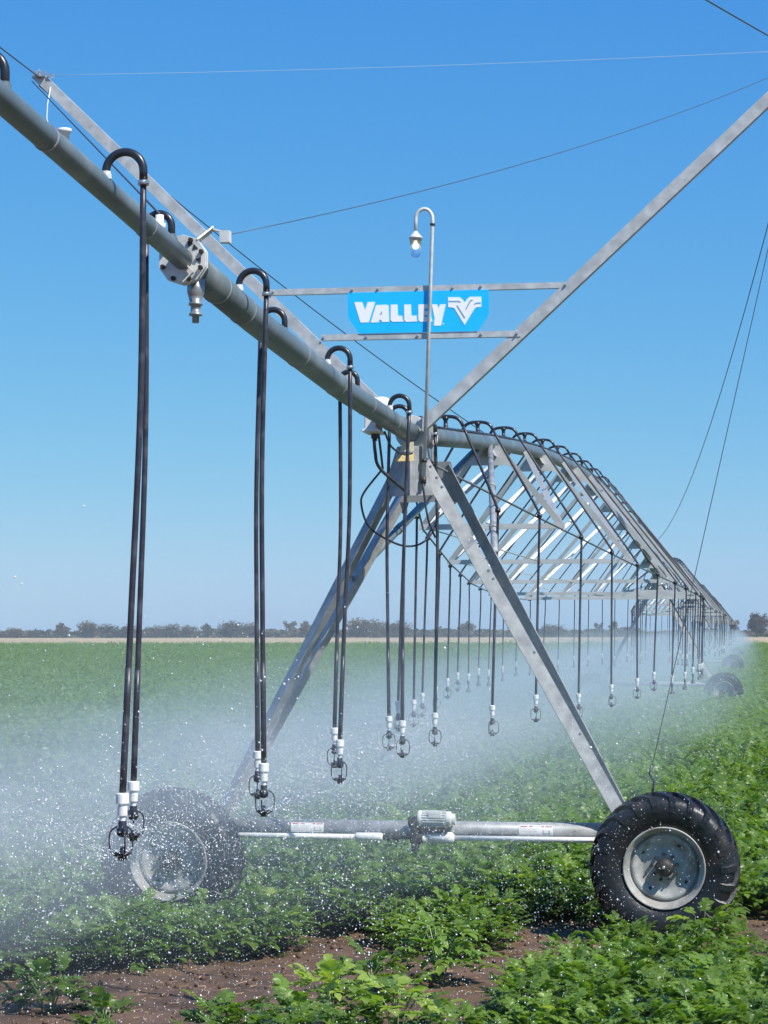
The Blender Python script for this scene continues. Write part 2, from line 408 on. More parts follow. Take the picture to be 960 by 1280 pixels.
# ------------------------------------------------------------------ towers
def wheel(parent, cx, cy, cz, seed):
    wl = bpy.data.objects.new('wheel', None); col.objects.link(wl); wl.parent = parent
    WORLD[wl.name] = WORLD[parent.name].copy()
    WORLD[wl.name] = V((cx, cy, cz)); wl.location = V((cx, cy, cz)) - WORLD[parent.name]
    r_ = random.Random(seed)
    m = MB()
    prof = [(-.12, .318), (-.15, .343), (-.178, .42), (-.188, .48), (-.180, .53), (-.160, .565), (-.12, .579), (0, .588), (.12, .579), (.160, .565), (.180, .53), (.188, .48), (.178, .42), (.15, .343), (.12, .318)]
    m.lathe((cx, cy, cz), (0, 1, 0), prof, 56, True, False)
    N = 22
    for i in range(N):
        for s in (-1, 1):
            a0 = 2 * math.pi * (i + (.5 if s > 0 else 0)) / N
            # chevron lug from shoulder to centre line
            segs = [(s * .192, .515, a0 - .01), (s * .172, .592, a0 + .02), (s * .09, .615, a0 + .13), (s * -.012, .622, a0 + .26)]
            vs = []
            wd = .034
            for (yy, rr, aa) in segs:
                for (dr, da) in ((-.05, -wd), (0, -wd * .8), (0, wd * .8), (-.05, wd)):
                    R_ = rr + dr; A = aa + da / .6
                    vs.append((cx + R_ * math.cos(A), cy + yy, cz + R_ * math.sin(A)))
            fs = [(0, 1, 2, 3), (12, 15, 14, 13)]
            for k in range(3):
                o = k * 4
                fs += [(o, o + 4, o + 5, o + 1), (o + 1, o + 5, o + 6, o + 2), (o + 2, o + 6, o + 7, o + 3)]
            m.add(vs, fs, False)
    m.build('tyre', TYRE, wl)
    m = MB()
    m.lathe((cx, cy, cz), (0, 1, 0), [(-.158, .323), (-.166, .331), (-.164, .340), (-.150, .341), (-.150, .323), (-.140, .312), (-.118, .308), (-.112, .297), (-.085, .292), (-.040, .287), (-.036, .276),
                                   (-.060, .272), (-.066, .255), (-.058, .235), (-.034, .195), (-.03, .165), (-.046, .12), (-.048, .0001)], 56, True, False)
    rm = m.build('rim', RIM, wl)
    m = MB()
    m.lathe((cx, cy - .045, cz), (0, -1, 0), [(0, .075), (.05, .075), (.06, .066), (.10, .062), (.108, .05), (.11, .0001)], 20)
    hb = m.build('hub', DARKM, wl)
    m = MB(); m.lathe((cx - .004, cy - .148, cz + .006), (0, -1, 0), [(0, .014), (.02, .014), (.024, .009)], 8); m.build('grease_cap', CLAMP, hb)
    m = MB()
    for k in range(9):
        a = 2 * math.pi * (k + .3) / 9
        m.lathe((cx + .105 * math.cos(a), cy - .045, cz + .105 * math.sin(a)), (0, -1, 0), [(0, .015), (.02, .015), (.021, .009), (.04, .009)], 6, False)
    build_each(m, 'wheel_nut', DARKM, rm)
    m = MB()
    for k in range(4):
        a = 2 * math.pi * (k + .62) / 4
        m.lathe((cx + .215 * math.cos(a), cy - .04, cz + .215 * math.sin(a)), (0, -1, 0), [(0, .017), (.012, .014), (.013, .006)], 8, False)
    build_each(m, 'rim_dimple', DARKM, rm)
    return wl

def tower(y0, label, detail=True):
    T = thing('drive_tower', (0, y0, 0), label, "irrigation tower", "towers carrying the pipeline")
    BY = y0 + .38; bz = .85
    wheel(T, 2.105, y0, .61, 1); wheel(T, -2.105, y0, .60, 2)
    m = MB(); m.tube([(-2.05, BY, bz), (2.05, BY, bz)], .078, 20); bb = m.build('base_beam', GALV, T)
    for s in (-1, 1):
        m = MB(); m.box((s * 2.06, BY, .78), (.26, .2, .30)); m.lathe((s * 2.105, BY - .08, .61), (0, -1, 0), [(0, .12), (.12, .11), (.16, .07), (.36, .07)], 14)
        m.build('gearbox', DARKM, T, .012)
    if detail:
        # drive line in front of the beam
        SY = BY - .13; SZ = .795
        m = MB(); m.tube([(.30, SY, SZ), (2.0, SY, SZ)], .023, 12); m.build('drive_shaft', WHITE, T)
        m = MB(); m.tube([(-2.0, SY, SZ), (-.55, SY, SZ)], .023, 12); m.build('drive_shaft', WHITE, T)
        m = MB(); m.lathe((-.55, SY, SZ), (1, 0, 0), [(0, .03), (.01, .038), (.22, .038), (.24, .028)], 14); m.build('shaft_cover', WHITE, T)
        m = MB(); m.lathe((-.31, SY, SZ), (1, 0, 0), [(0, .02), (.04, .02), (.041, .038), (.06, .038), (.061, .02), (.11, .024), (.111, .04), (.14, .04), (.141, .018), (.24, .018)], 10, False)
        m.build('universal_joint', DARKM, T)
        GX = .02
        m = MB()
        m.box((GX - .045, SY - .02, .82), (.05, .15, .26)); m.lathe((GX - .11, SY, .93), (1, 0, 0), [(0, .02), (.005, .045), (.07, .045), (.1, .05)], 14)
        m.lathe((GX - .09, SY, SZ), (1, 0, 0), [(0, .055), (.03, .06), (.11, .06)], 14, True)
        gm = m.build('gear_housing', DARKM, T, .008)
        m = MB(); MX = GX + .0; MZ = .955
        m.lathe((MX - .03, SY, MZ), (1, 0, 0), [(0, .05), (.01, .072), (.035, .076), (.04, .06), (.25, .06), (.252, .068), (.29, .068), (.30, .05), (.33, .048)], 24)
        for k in range(20):
            a = 2 * math.pi * k / 20; q = Matrix.Rotation(a, 3, 'X')
            m.box(V((MX + .115, SY, MZ)) + q @ V((0, 0, .064)), (.205, .006, .018), q)
        m.box((MX + .13, SY - .055, MZ + .04), (.11, .04, .05))
        m.build('motor', CAST, gm, .002)
        m = MB(); m.box((GX + .12, SY, .87), (.24, .12, .05)); m.build('motor_mount', DARKM, gm, .006)
        m = MB(); m.lathe((GX, SY, SZ), (1, 0, 0), [(0, .045), (.04, .046), (.041, .036), (.07, .036), (.071, .046), (.20, .046), (.22, .05), (.27, .05), (.29, .03)], 16); m.build('shaft_cover', WHITE, T)
        # warning decals wrapped round the beam
        for x0 in (-1.13, .86):
            def wrap(mb, xa, xb, a0, a1, rr):
                vs = []; n = 6
                for i in range(n + 1):
                    a = a0 + (a1 - a0) * i / n
                    for x in (xa, xb): vs.append((x, BY - rr * math.cos(a), bz + rr * math.sin(a)))
                mb.add(vs, [(2 * i, 2 * i + 1, 2 * i + 3, 2 * i + 2) for i in range(n)], True)
            m = MB(); wrap(m, x0, x0 + .29, -.35, .75, .0795); dc = m.build('warning_decal', DECAL, bb)
            m = MB()
            for (a, b_) in ((.01, .07), (.085, .12), (.19, .215), (.225, .28)): wrap(m, x0 + a, x0 + b_, .55, .66, .0805)
            m.cur = 1
            for (a, b_, c, d) in ((.205, .21, -.15, .25), (.205, .27, -.17, -.13), (.255, .262, -.15, .2), (.01, .17, .36, .375), (.01, .15, .22, .235), (.01, .16, .08, .095)): wrap(m, x0 + a, x0 + b_, c, d, .0805)
            m.build('decal_print', [REDINK, GREYINK], dc)
    # legs: angle steel, corner towards the field side
    leg = {}
    for s in (-1, 1):
        a0, a1 = V((s * .14 + .02, y0 - .16, 4.02)), V((s * 1.86, BY - .06, .88))
        m = MB(); m.angle(a0, a1, *(((.64, -.75, 0), (.75, .64, 0)) if s < 0 else ((-.85, -.5, 0), (-.5, .85, 0))), .125, .008); m.build('leg', GALV, T)
        b0, b1 = V(((.085 if s > 0 else -.20) + .02, y0 + .95, 4.0)), V((s * 1.86 - (.10 if s > 0 else 0), BY + .10, .88))
        m = MB(); m.angle(b0, b1, *(((.64, -.75, 0), (.75, .64, 0)) if s < 0 else ((.8, -.6, 0), (.6, .8, 0))), .125, .008); m.build('leg', GALV, T)
        for t in (.31, .52, .74):
            p, q = a0.lerp(a1, t), b0.lerp(b1, t)
            m = MB(); m.bar(p - V((s * .03, 0, 0)), q - V((s * .03, 0, 0)), .05, .008, (0, 0, 1)); m.build('leg_tie', GALV, T)
        if detail:
            m = MB()
            for t in (.02, .05, .075, .3, .322, .52, .74, .96):
                p = a0.lerp(a1, t) + V((-s * .02, -.004, 0)); m.lathe(p, (-.3 * s, -1, 0), [(0, .013), (.012, .013), (.013, .008), (.022, .008)], 6, False)
            build_each(m, 'leg_bolt', CLAMP, T)
        # round brace from leg plate up to the span pipe
        p = a0.lerp(a1, .335); q = b0.lerp(b1, .3)
        st = q + V((0, .1, .0)); en = V((s * .05, y0 + 5.25, 4.60))
        m = MB(); m.tube([st, st.lerp(en, .38), en], .033 if s > 0 else .038, 14)
        m.tube([st.lerp(en, .3), st.lerp(en, .33)], .045, 14); m.tube([st.lerp(en, .62), st.lerp(en, .64)], .043, 14)
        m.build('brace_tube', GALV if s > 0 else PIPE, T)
    # apex plates (two facets meeting towards the field side)
    m = MB()
    m.prism([V((-.10, y0 - .26, 4.12)), V((.02, y0 - .33, 4.12)), V((.02, y0 - .34, 3.70)), V((-.25, y0 - .18, 3.70))], (0, .01, 0))
    m.prism([V((.021, y0 - .33, 4.12)), V((.13, y0 - .26, 4.12)), V((.20, y0 - .2, 3.71)), V((.021, y0 - .34, 3.70))], (0, .01, 0))
    m.prism([V((-.16, y0 + .9, 4.08)), V((.2, y0 + .9, 4.08)), V((.3, y0 + .94, 3.72)), V((-.26, y0 + .94, 3.72))], (0, .01, 0))
    build_each(m, 'apex_plate', GALV, T)
    m = MB()
    m.tube([(0.02, y0 - .14, HP), (0.02, y0 + .36, HP)], .098, 20); m.box((0.02, y0 + .1, 4.08), (.22, .62, .10)); m.tube([(.02, y0 + .1, HP), (.02, y0 + .1, HP + .16)], .05, 14)
    m.box((.02, y0 + .1, 4.30), (.05, .3, .2))
    m.build('pivot_head', GALV, T, .006)
    for yy in (-.16, .40):
        m = MB(); m.tube([(0.01, y0 + yy, HP), (0.01, y0 + yy + .035, HP)], .145, 20)
        for k in range(8):
            a = .2 + k * math.pi / 4; m.lathe((.01 + .12 * math.cos(a), y0 + yy - .022, HP + .12 * math.sin(a)), (0, 1, 0), [(0, .014), (.08, .014)], 6, False)
        m.build('pipe_flange', CAST, T, .002)
    if detail:
        m = MB(); m.prism([V((-.06, y0 - .36, 4.055)), V((.06, y0 - .36, 4.06)), V((.06, y0 - .385, 3.99)), V((-.11, y0 - .385, 3.985))], (0, .006, 0)); lb = m.build('warning_label', [YELLOW], T)
        m = MB(); m.prism([V((-.045, y0 - .368, 4.15)), V((.06, y0 - .368, 4.15)), V((.06, y0 - .375, 4.07)), V((-.055, y0 - .375, 4.065))], (0, .006, 0)); m.build('warning_label', mat("pale label", (.62, .56, .42), .6, 0, .1, 40), T)
    return T
t1 = tower(0, "galvanised A-frame end tower with two tractor wheels, nearest the viewer in the potato field", True)
t2 = tower(SPAN, "second A-frame tower along the pipeline, its right wheel half lost in spray", False)
t3 = copy_tree(t2, None, (0, SPAN, 0)); t3['label'] = "third A-frame tower along the pipeline, small and misty beneath the far spans"
t4 = copy_tree(t2, None, (0, 2 * SPAN, 0)); t4['label'] = "farthest visible A-frame tower, a faint shape at the pipeline's vanishing end"

# ------------------------------------------------------------------ truss spans
JY = [5.8, 11.6, 17.3, 23.1, 28.9, 34.7, 40.4, 46.2]
JW = [.77, 1.24, 1.65, 1.90, 1.90, 1.65, 1.24, .77]
JZ = [3.70, 3.49, 3.34, 3.24, 3.24, 3.34, 3.49, 3.70]
def tw(y): return interp(y, [0.3] + JY + [SPAN - .3], [.1] + JW + [.1])
def tz(y): return interp(y, [0.3] + JY + [SPAN - .3], [4.05] + JZ + [4.05])
def pz(y):
    t = y / SPAN; return HP + 1.15 * max(0, 4 * t * (1 - t)) ** 1.1
TY = [2.04 + 2.52 * i for i in range(20)]
def span(label):
    S = thing('pipeline_span', (0, 0, HP), label, "truss span", "truss spans of the pipeline")
    ys = [.42 + (SPAN - .6) * i / 40 for i in range(41)]
    m = MB(); m.tube([(0, y, pz(y)) for y in ys], PR, 18); m.build('pipe', PIPE, S)
    for s in (-1, 1):
        m = MB(); m.tube([(s * .1, .3, 4.02)] + [(s * JW[i], JY[i], JZ[i]) for i in range(8)] + [(s * .1, SPAN - .3, 4.02)], .011, 8); m.build('truss_rod', RODM, S)
    for i in range(8):
        m = MB(); m.angle((-JW[i] - .05, JY[i], JZ[i]), (JW[i] + .05, JY[i], JZ[i]), (0, 0, 1), (0, 1, 0), .06, .007); m.build('crossbar', TRUSS, S)
    for i in range(8):
        for s in (-1, 1):
            J = V((s * (JW[i] - .02), JY[i] + .02, JZ[i] + .02))
            for dy in (0, 2.85):
                yy = JY[i] + dy - (.25 if dy == 0 else 0)
                P = V((s * .075, yy, pz(yy) - .06))
                m = MB(); m.angle(P, J, (0, 1, 0), (s * .75, 0, .65), .066, .007); m.build('strut', TRUSS, S)
                if dy == 0:
                    m = MB(); m.bar(V((s * .03, yy - .1, pz(yy) - .05)), V((s * .09, yy - .1, pz(yy) - .16)), .2, .012, (0, 1, 0)); m.build('bracket', TRUSS, S)
        pzz = pz(JY[i]); yy = JY[i] - .25
        m = MB(); m.prism([V((-.10, yy, pzz - .05)), V((.10, yy, pzz - .05)), V((.24, yy, pzz - .27)), V((-.24, yy, pzz - .27))], (0, .008, 0)); m.build('gusset', TRUSS, S)
    # cross brace diagonals lying between the crossbars
    for i in range(7):
        m = MB(); m.bar((-JW[i], JY[i], JZ[i] + .03), (JW[i + 1] * .0, JY[i + 1], JZ[i + 1] + .03), .03, .006, (1, 0, 0)); m.build('flat_brace', TRUSS, S)
    for y in TY:
        zt = pz(y) + PR
        m = MB(); m.lathe((0, y, zt - .02), (0, 0, 1), [(0, .028), (.04, .028), (.041, .02), (.10, .02), (.11, .03), (.135, .03)], 8)
        m.tube(smooth_path([(-.17, y, zt + .02), (-.13, y, zt + .085), (-.06, y, zt + .115), (.06, y, zt + .115), (.13, y, zt + .085), (.17, y, zt + .02)], 3), .017, 8)
        m.build('gooseneck', GOOSE, S)
    # power cable tied along the pipe
    m = MB(); m.tube([(.05 + .01 * math.sin(y * 3), y, pz(y) + .085) for y in ys], .012, 6); m.build('power_cable', HOSE, S)
    return S
s1 = span("nearest truss span of galvanised pipe and angle struts behind the end tower")
span_labels = ["second truss span, seen end-on beyond the second tower", "third truss span, tiny and hazy beyond the third tower", "fourth truss span near the horizon at the pipeline's far end", "last visible truss span melting into the horizon beside the round brown tree"]
for i, l in enumerate(span_labels):
    c = copy_tree(s1, None, (0, SPAN * (i + 1), 0)); c['label'] = l

ORD = ["first", "second", "third", "fourth", "fifth", "sixth", "seventh", "eighth", "ninth", "tenth", "eleventh", "twelfth", "thirteenth", "fourteenth", "fifteenth", "sixteenth", "seventeenth", "eighteenth", "nineteenth", "twentieth"]
span_hoses = []
for i, y in enumerate(TY):
    for s in (1, -1):
        X = s * (max(tw(y), .46 if s > 0 else .36) + .035); zr = tz(y) if i else 3.7
        lab = f"black drop hose, {ORD[i]} behind the end tower on the truss's {'sunlit right' if s > 0 else 'left'} rod"
        h = thing('drop_hose', (s * .17, y, pz(y) + PR + .02), lab, "drop hose", f"drop hoses on the {'right' if s > 0 else 'left'} rod of the nearest truss span")
        z0 = pz(y) + PR + .03; zb = 1.86 + rnd.uniform(-.06, .06); lean = rnd.uniform(-.07, -.01)
        mid = V((s * (.17 + (abs(X) - .17) * .5), y - .02, z0 - (z0 - zr) * .5 + .015))
        path = smooth_path([(s * .165, y, z0), tuple(mid), (X - s * .025, y, zr + .075), (X, y, zr - .02), (X + lean * .1, y, zr - .25), (X + lean * .5, y, (zr + zb) / 2), (X + lean, y, zb)], 4)
        n = 8 if i < 6 else 6
        m = MB(); m.tube(path, .0135, n); m.build('hose', HOSE, h)
        m = MB(); m.lathe((X, y, zr - .02), (0, 0, 1), [(0, .026), (.04, .026)], 8); m.build('hose_clamp', GOOSE, h)
        hose_nozzle(h, X + lean, y, zb, i > 5, i * .7)
        NOZ.append((X + lean, y, zb - .23))
        span_hoses.append((h, s))
PLACE = ["second", "third", "fourth"]
for k in range(3):
    for h, s in span_hoses:
        c = copy_tree(h, None, (0, SPAN * (k + 1), 0)); side = 'right' if s > 0 else 'left'
        c['label'] = f"small black drop hose on the {side} rod of the {PLACE[k]} truss span"
        c['group'] = f"drop hoses on the {side} rod of the {PLACE[k]} truss span"

# ------------------------------------------------------------------ V mast, sign, lamp, cables, control box
TIPL = V((-3.25, -.3, 7.40)); TIPR = V((3.36, -.3, 7.27))
mast = thing('overhang_mast', (0.08, -.2, HP), "V-shaped mast of two galvanised arms with two rungs above the tower", "mast")
for tip, s in ((TIPL, -1), (TIPR, 1)):
    base = V((.08 - .08, -.26, 4.22)) if s < 0 else V((.21, -.26, 4.385)); d = (tip - base).normalized(); tip2 = tip + d * .06; base = base - d * (.02 if s < 0 else .16)
    dn = V((-.69, 0, -.72)) if s < 0 else V((-.68, 0, .73)); off = dn * -.048
    m = MB(); m.angle(base + off, tip2 + off, dn, (0, 1, 0), .096, .008); m.build('arm', ARMM, mast)
m = MB(); m.angle((-1.215, -.275, 5.435), (1.365, -.275, 5.43), (0, 0, 1), (0, 1, 0), .05, .006); m.build('rung', ARMM, mast)
m = MB(); m.angle((-.75, -.275, 5.035), (.95, -.275, 5.03), (0, 0, 1), (0, 1, 0), .05, .006); m.build('rung', ARMM, mast)
m = MB()
for x, z in ((-.48, 5.46), (-.26, 5.46), (.08, 5.46), (.38, 5.455), (.62, 5.46), (-.36, 5.055), (.08, 5.055), (.62, 5.055), (-1.17, 5.46), (1.33, 5.455), (-.73, 5.06), (.92, 5.055)):
    m.lathe((x, -.276, z), (0, -1, 0), [(0, .012), (.01, .012), (.011, .007), (.018, .007)], 6, False)
build_each(m, 'bolt', CLAMP, mast)
m = MB(); m.box(TIPL + V((.0, .0, .03)), (.1, .06, .05)); m.lathe(TIPL + V((-.02, -.05, .02)), (0, -1, 0), [(0, .02), (.05, .02)], 8)
m.box(TIPL + V((.10, .0, .015)), (.06, .03, .03)); build_each(m, 'cable_shackle', CLAMP, mast)
m = MB(); m.box(TIPR + V((0, 0, .03)), (.1, .06, .05)); build_each(m, 'cable_shackle', CLAMP, mast)

LET = {'V': [(-0.462, 5.354), (-0.394, 5.354), (-0.369, 5.285), (-0.347, 5.352), (-0.282, 5.352), (-0.337, 5.179), (-0.408, 5.178)],
'A': [(-0.275, 5.325), (-0.182, 5.326), (-0.166, 5.316), (-0.162, 5.179), (-0.224, 5.179), (-0.23, 5.198), (-0.246, 5.199), (-0.253, 5.177), (-0.321, 5.176)],
'L1': [(-0.149, 5.325), (-0.091, 5.325), (-0.086, 5.23), (-0.053, 5.229), (-0.041, 5.178), (-0.133, 5.178), (-0.15, 5.193)],
'L2': [(-0.033, 5.322), (0.025, 5.323), (0.028, 5.227), (0.073, 5.227), (0.076, 5.177), (-0.017, 5.175), (-0.033, 5.19)],
'E': [(0.088, 5.321), (0.189, 5.321), (0.189, 5.283), (0.142, 5.283), (0.142, 5.265), (0.179, 5.264), (0.179, 5.23), (0.142, 5.23), (0.142, 5.214), (0.197, 5.213), (0.208, 5.172), (0.102, 5.173), (0.088, 5.187)],
'Y': [(0.203, 5.318), (0.247, 5.318), (0.260, 5.285), (0.274, 5.317), (0.322, 5.317), (0.28, 5.136), (0.221, 5.136), (0.223, 5.178), (.228, 5.195)],
'dot': [(0.293, 5.156), (0.304, 5.156), (0.304, 5.146), (0.293, 5.146)]}
EMB = [(0.341, 5.376), (0.44, 5.373), (0.465, 5.354), (0.481, 5.328), (0.504, 5.356), (0.526, 5.374), (0.624, 5.372), (0.623, 5.286), (0.583, 5.284), (0.567, 5.274), (0.481, 5.136), (0.395, 5.279), (0.379, 5.287), (0.342, 5.29)]
EML = [[(0.347, 5.345), (0.433, 5.343), (0.45, 5.333), (0.446, 5.327), (0.433, 5.334), (0.347, 5.336)], [(0.413, 5.303), (0.422, 5.305), (0.488, 5.199), (0.48, 5.192)], [(0.488, 5.27), (0.53, 5.347), (0.551, 5.35), (0.551, 5.341), (0.537, 5.339), (0.496, 5.266)], [(0.562, 5.311), (0.579, 5.324), (0.62, 5.325), (0.62, 5.316), (0.581, 5.315), (0.569, 5.306)]]
PAN = [(-0.52, 5.437), (0.688, 5.432), (0.687, 5.227), (0.65, 5.165), (0.594, 5.085), (-0.402, 5.085), (-0.425, 5.092), (-0.5, 5.2), (-0.517, 5.235)]
sg = thing('sign', (.08, -.22, 5.1), "sky blue sign with white bold lettering and V emblem between the mast rungs", "sign")
P3 = lambda L, y: [V((x, y, z)) for x, z in L]
m = MB(); m.prism(P3(PAN, -.282), (0, .006, 0)); m.build('panel', SIGNB, sg)
m = MB()
for k in LET: m.prism(P3(LET[k], -.2845), (0, .002, 0))
lt = m.build('lettering', SIGNW, sg)
m = MB(); m.prism(P3([(-0.224, 5.275), (-0.221, 5.248), (-0.24, 5.245)], -.2865), (0, .0015, 0)); m.build('letter_counter', SIGND, lt)
m = MB(); m.prism(P3(EMB, -.2845), (0, .002, 0)); em = m.build('emblem', SIGNW, sg)
m = MB()
for L in EML: m.prism(P3(L, -.2865), (0, .0015, 0))
m.build('emblem_line', SIGND, em)

lamp = thing('pole_lamp', (.13, -.303, 3.86), "swan-neck lamp on a thin pole in front of the sign, its bulb lit", "lamp")
LX0, LZ0, LX1, LZ1 = .132, 3.78, .214, 6.02
m = MB(); cx = LX1 - .072
m.tube([(LX0, -.303, LZ0), (LX1, -.303, LZ1)] + [tuple(q) for q in arc((cx, -.303, LZ1 + .02), .072, 0, math.pi, (1, 0, 0), (0, 0, 1.25), 14)] + [(cx - .073, -.303, 5.93)], .0155, 12); pl = m.build('pole', CAST, lamp)
m = MB(); m.tube([(LX1 - .001, -.303, 5.985), (LX1, -.303, 6.005)], .022, 12); m.tube([(LX0 + .006, -.303, 3.98), (LX0 + .007, -.303, 4.01)], .024, 12); m.tube([(LX0, -.303, 3.80), (LX0 + .002, -.303, 3.86)], .022, 12); m.build('pole_collar', DARKM, pl)
gx = cx - .073
m = MB(); m.lathe((gx, -.303, 5.945), (0, 0, -1), [(0, .014), (.012, .02), (.05, .052), (.055, .058), (.066, .058), (.067, .05), (.09, .05)], 20); m.build('hood', CAST, lamp)
m = MB(); m.lathe((gx, -.303, 5.862), (0, 0, -1), [(0, .046), (.09, .047), (.12, .042), (.14, .026), (.146, .0001)], 20); m.build('globe', GLASS, lamp)
m = MB(); m.lathe((gx, -.303, 5.855), (0, 0, -1), [(0, .010), (.015, .012), (.03, .022), (.05, .024), (.065, .014), (.07, .0001)], 14); m.build('bulb', BULB, lamp)

def cable(name, pts, r, label, mtl=CABLE, cat="cable", group="guy cables of the mast", n=6):
    m = MB(); m.tube(pts, r, n); return tag(m.build(name, mtl), label, cat, group)
def sag(a, b, s, n=14):
    a, b = V(a), V(b); return [a.lerp(b, i / n) - V((0, 0, s * 4 * (i / n) * (1 - i / n))) for i in range(n + 1)]
OHE = (0, -16.8, ohz(-16.8) + .09)
cable('guy_cable', sag(TIPL, OHE, .05), .006, "steel guy cable leaving the photo at upper left from the left arm's tip")
cable('guy_cable', sag(TIPR, OHE, .05), .006, "steel guy cable crossing the photo's upper right corner")
cable('guy_cable', sag(TIPL + V((.12, 0, .02)), TIPR + V((0, 0, .08)), .03), .0015, "thin level cable stretched between the tips of both mast arms", STRING)
cable('guy_cable', sag(TIPL - V((0.03, -.06, .05)), (0, 5.2, 4.72), .10), .0055, "dark guy cable from the left arm's tip passing behind the sign's lower left corner")
cable('guy_cable', sag(TIPL - V((.07, 0, .03)), (0, -8.2, ohz(-8.2) + .12), .0), .0055, "dark guy cable from the left arm's tip down to the overhang pipe clamp")
cable('guy_cable', sag(TIPR, (.21, FY + .06, FZ + .135), .12), .0022, "dark guy cable rising from the flange bracket towards the right arm's tip")
cable('guy_cable', sag(TIPR, (1.0, 27.5, 4.46), .70), .0048, "dark cable from the right arm's tip down to the nearest span's far half")
cable('pull_rope', sag(TIPR + V((0, 0, -.02)), (2.0, .12, 1.42), .0), .0034, "thin grey rope hanging from the right arm's tip to the right wheel", CABLE, "rope", "ropes")
m = MB(); m.tube([(2.0, .12, 1.44), (1.98, .12, 1.37), (2.02, .12, 1.30), (2.0, .12, 1.2)], .012, 6); tag(m.build('rope_knot', CABLE), "knotted dark rope end resting on top of the right wheel", "rope end")
# bracket on the flange that holds the rising cable
fb = MB(); fb.bar((.07, FY - .02, FZ + .09), (.135, FY + .05, FZ + .165), .05, .008, (0, 1, 0)); fb.bar((.135, FY + .05, FZ + .165), (.21, FY + .08, FZ + .145), .05, .008, (0, 1, 0)); fb.box((.20, FY + .06, FZ + .125), (.05, .05, .06))
fb.build('cable_bracket', CAST, oh)
# thin white string with a clip
TS = TIPL + V((.10, -.01, -.09))
m = MB(); m.tube([TS] + [TS + V((-.01, -.05, -.16)), TS + V((.0, -.1, -.30)), TS + V((.08, -.1, -.52))], .006, 6)
tag(m.build('hanging_clip', STRING), "pale clip on a short cord below the left arm's tip", "clip")

cb = thing('control_box', (-.14, -1.3, 4.3), "white control box strapped behind the pipe beside the tower, black cables below", "electrical box")
m = MB(); m.box((-.125, -1.3, 4.285), (.10, .30, .26)); m.lathe((-.055, -1.3, 4.335), (.2, -.45, .85), [(0, .08), (.05, .082), (.075, .07), (.09, .04), (.093, .0001)], 18)
m.build('box', BOXM, cb, .012)
m = MB(); m.box((-.125, -1.3, 4.152), (.135, .33, .022)); m.build('base_flange', BOXM, cb, .004)
for pts, r in (([(-.13, -1.25, 4.14), (-.125, -1.22, 4.0), (-.11, -1.1, 3.88), (-.02, -.6, 3.76), (.0, -.35, 3.72)], .014), ([(-.10, -1.2, 4.14), (-.09, -1.15, 4.0), (-.10, -1.0, 3.88)], .010), ([(-.05, -1.2, 4.16), (-.03, -1.0, 4.06), (.02, -.7, 4.02), (.05, -.4, 4.05)], .009),
              ([(-.10, -1.0, 3.88), (-.30, -.75, 3.70), (-.345, -.6, 3.60), (-.31, -.5, 3.45), (-.22, -.35, 3.36), (-.08, -.1, 3.29), (.04, .1, 3.31), (.12, .3, 3.42), (.15, .5, 3.6)], .009), ([(.13, -.33, 3.80), (.14, -.34, 3.72), (.17, -.3, 3.5), (.2, -.1, 3.36)], .009)):
    m = MB(); m.tube(smooth_path(pts, 6), r, 8); m.build('cable', HOSE, cb)
m = MB(); m.lathe((-.125, -1.24, 4.145), (0, 0, -1), [(0, .03), (.04, .03), (.041, .02), (.06, .02)], 10); m.build('cable_gland', GOOSE, cb)

# ------------------------------------------------------------------ ground
def in_poly(x, y, P):
    c = False; j = len(P) - 1
    for i in range(len(P)):
        if (P[i][1] > y) != (P[j][1] > y) and x < (P[j][0] - P[i][0]) * (y - P[i][1]) / (P[j][1] - P[i][1]) + P[i][0]: c = not c
        j = i
    return c
SOILP = [[(-2.22, -2.37), (-1.45, -1.64), (-1.0, -1.36), (-1.01, 0.3), (-0.41, -1.05), (-0.26, -2.81), (-0.28, -4.11), (0.32, -7.0), (-1.36, -7.27), (-3.6, -6.5), (-3.6, -2.87)],
 [(-0.95, 0.1), (-0.39, 0.1), (0.1, -1.0), (.7, -1.0), (0.8, 0.8), (1.05, 1.4), (1.4, -0.78), (1.2, -2.5), (1.15, -4.61), (0.88, -5.41), (-0.19, -4.9), (-0.6, -2.6)],
 [(2.5, 1.6), (4.9, 2.0), (4.9, -0.9), (2.75, -1.1)], [(0.7, 1.0), (1.6, .9), (1.75, -1.25), (0.9, -1.35)]]
def gz(x, y):
    n1 = noise.noise(V((x * .35, y * .35, 0))) * .05; n2 = noise.noise(V((x * 2.2, y * 2.2, 3))) * .028; n3 = noise.noise(V((x * 9, y * 9, 7))) * .016
    n4 = noise.noise(V((x * 22, y * 22, 1))) * .008
    f = max(0, min(1, (min(x + 9, 9 - x, y + 12, 26 - y)) / 2))
    return (n1 + n2 + n3 + n4) * f - .03
m = MB()
NX, NY = 300, 520
xs = [-9 + 18 * i / NX for i in range(NX + 1)]; ys = [-12 + 38 * i / NY for i in range(NY + 1)]
m.add([(x, y, gz(x, y)) for y in ys for x in xs], [(j * (NX + 1) + i, j * (NX + 1) + i + 1, (j + 1) * (NX + 1) + i + 1, (j + 1) * (NX + 1) + i) for j in range(NY) for i in range(NX)], True)
B = 4500
m.add([(-B, -B, -.03), (B, -B, -.03), (B, B, -.03), (-B, B, -.03), (-9, -12, -.03), (9, -12, -.03), (9, 26, -.03), (-9, 26, -.03)], [(0, 1, 5, 4), (1, 2, 6, 5), (2, 3, 7, 6), (3, 0, 4, 7)], False)
g = m.build('ground', SOIL); g['kind'] = 'structure'; g['label'] = "damp brown soil under the crop"
EDGE = 300
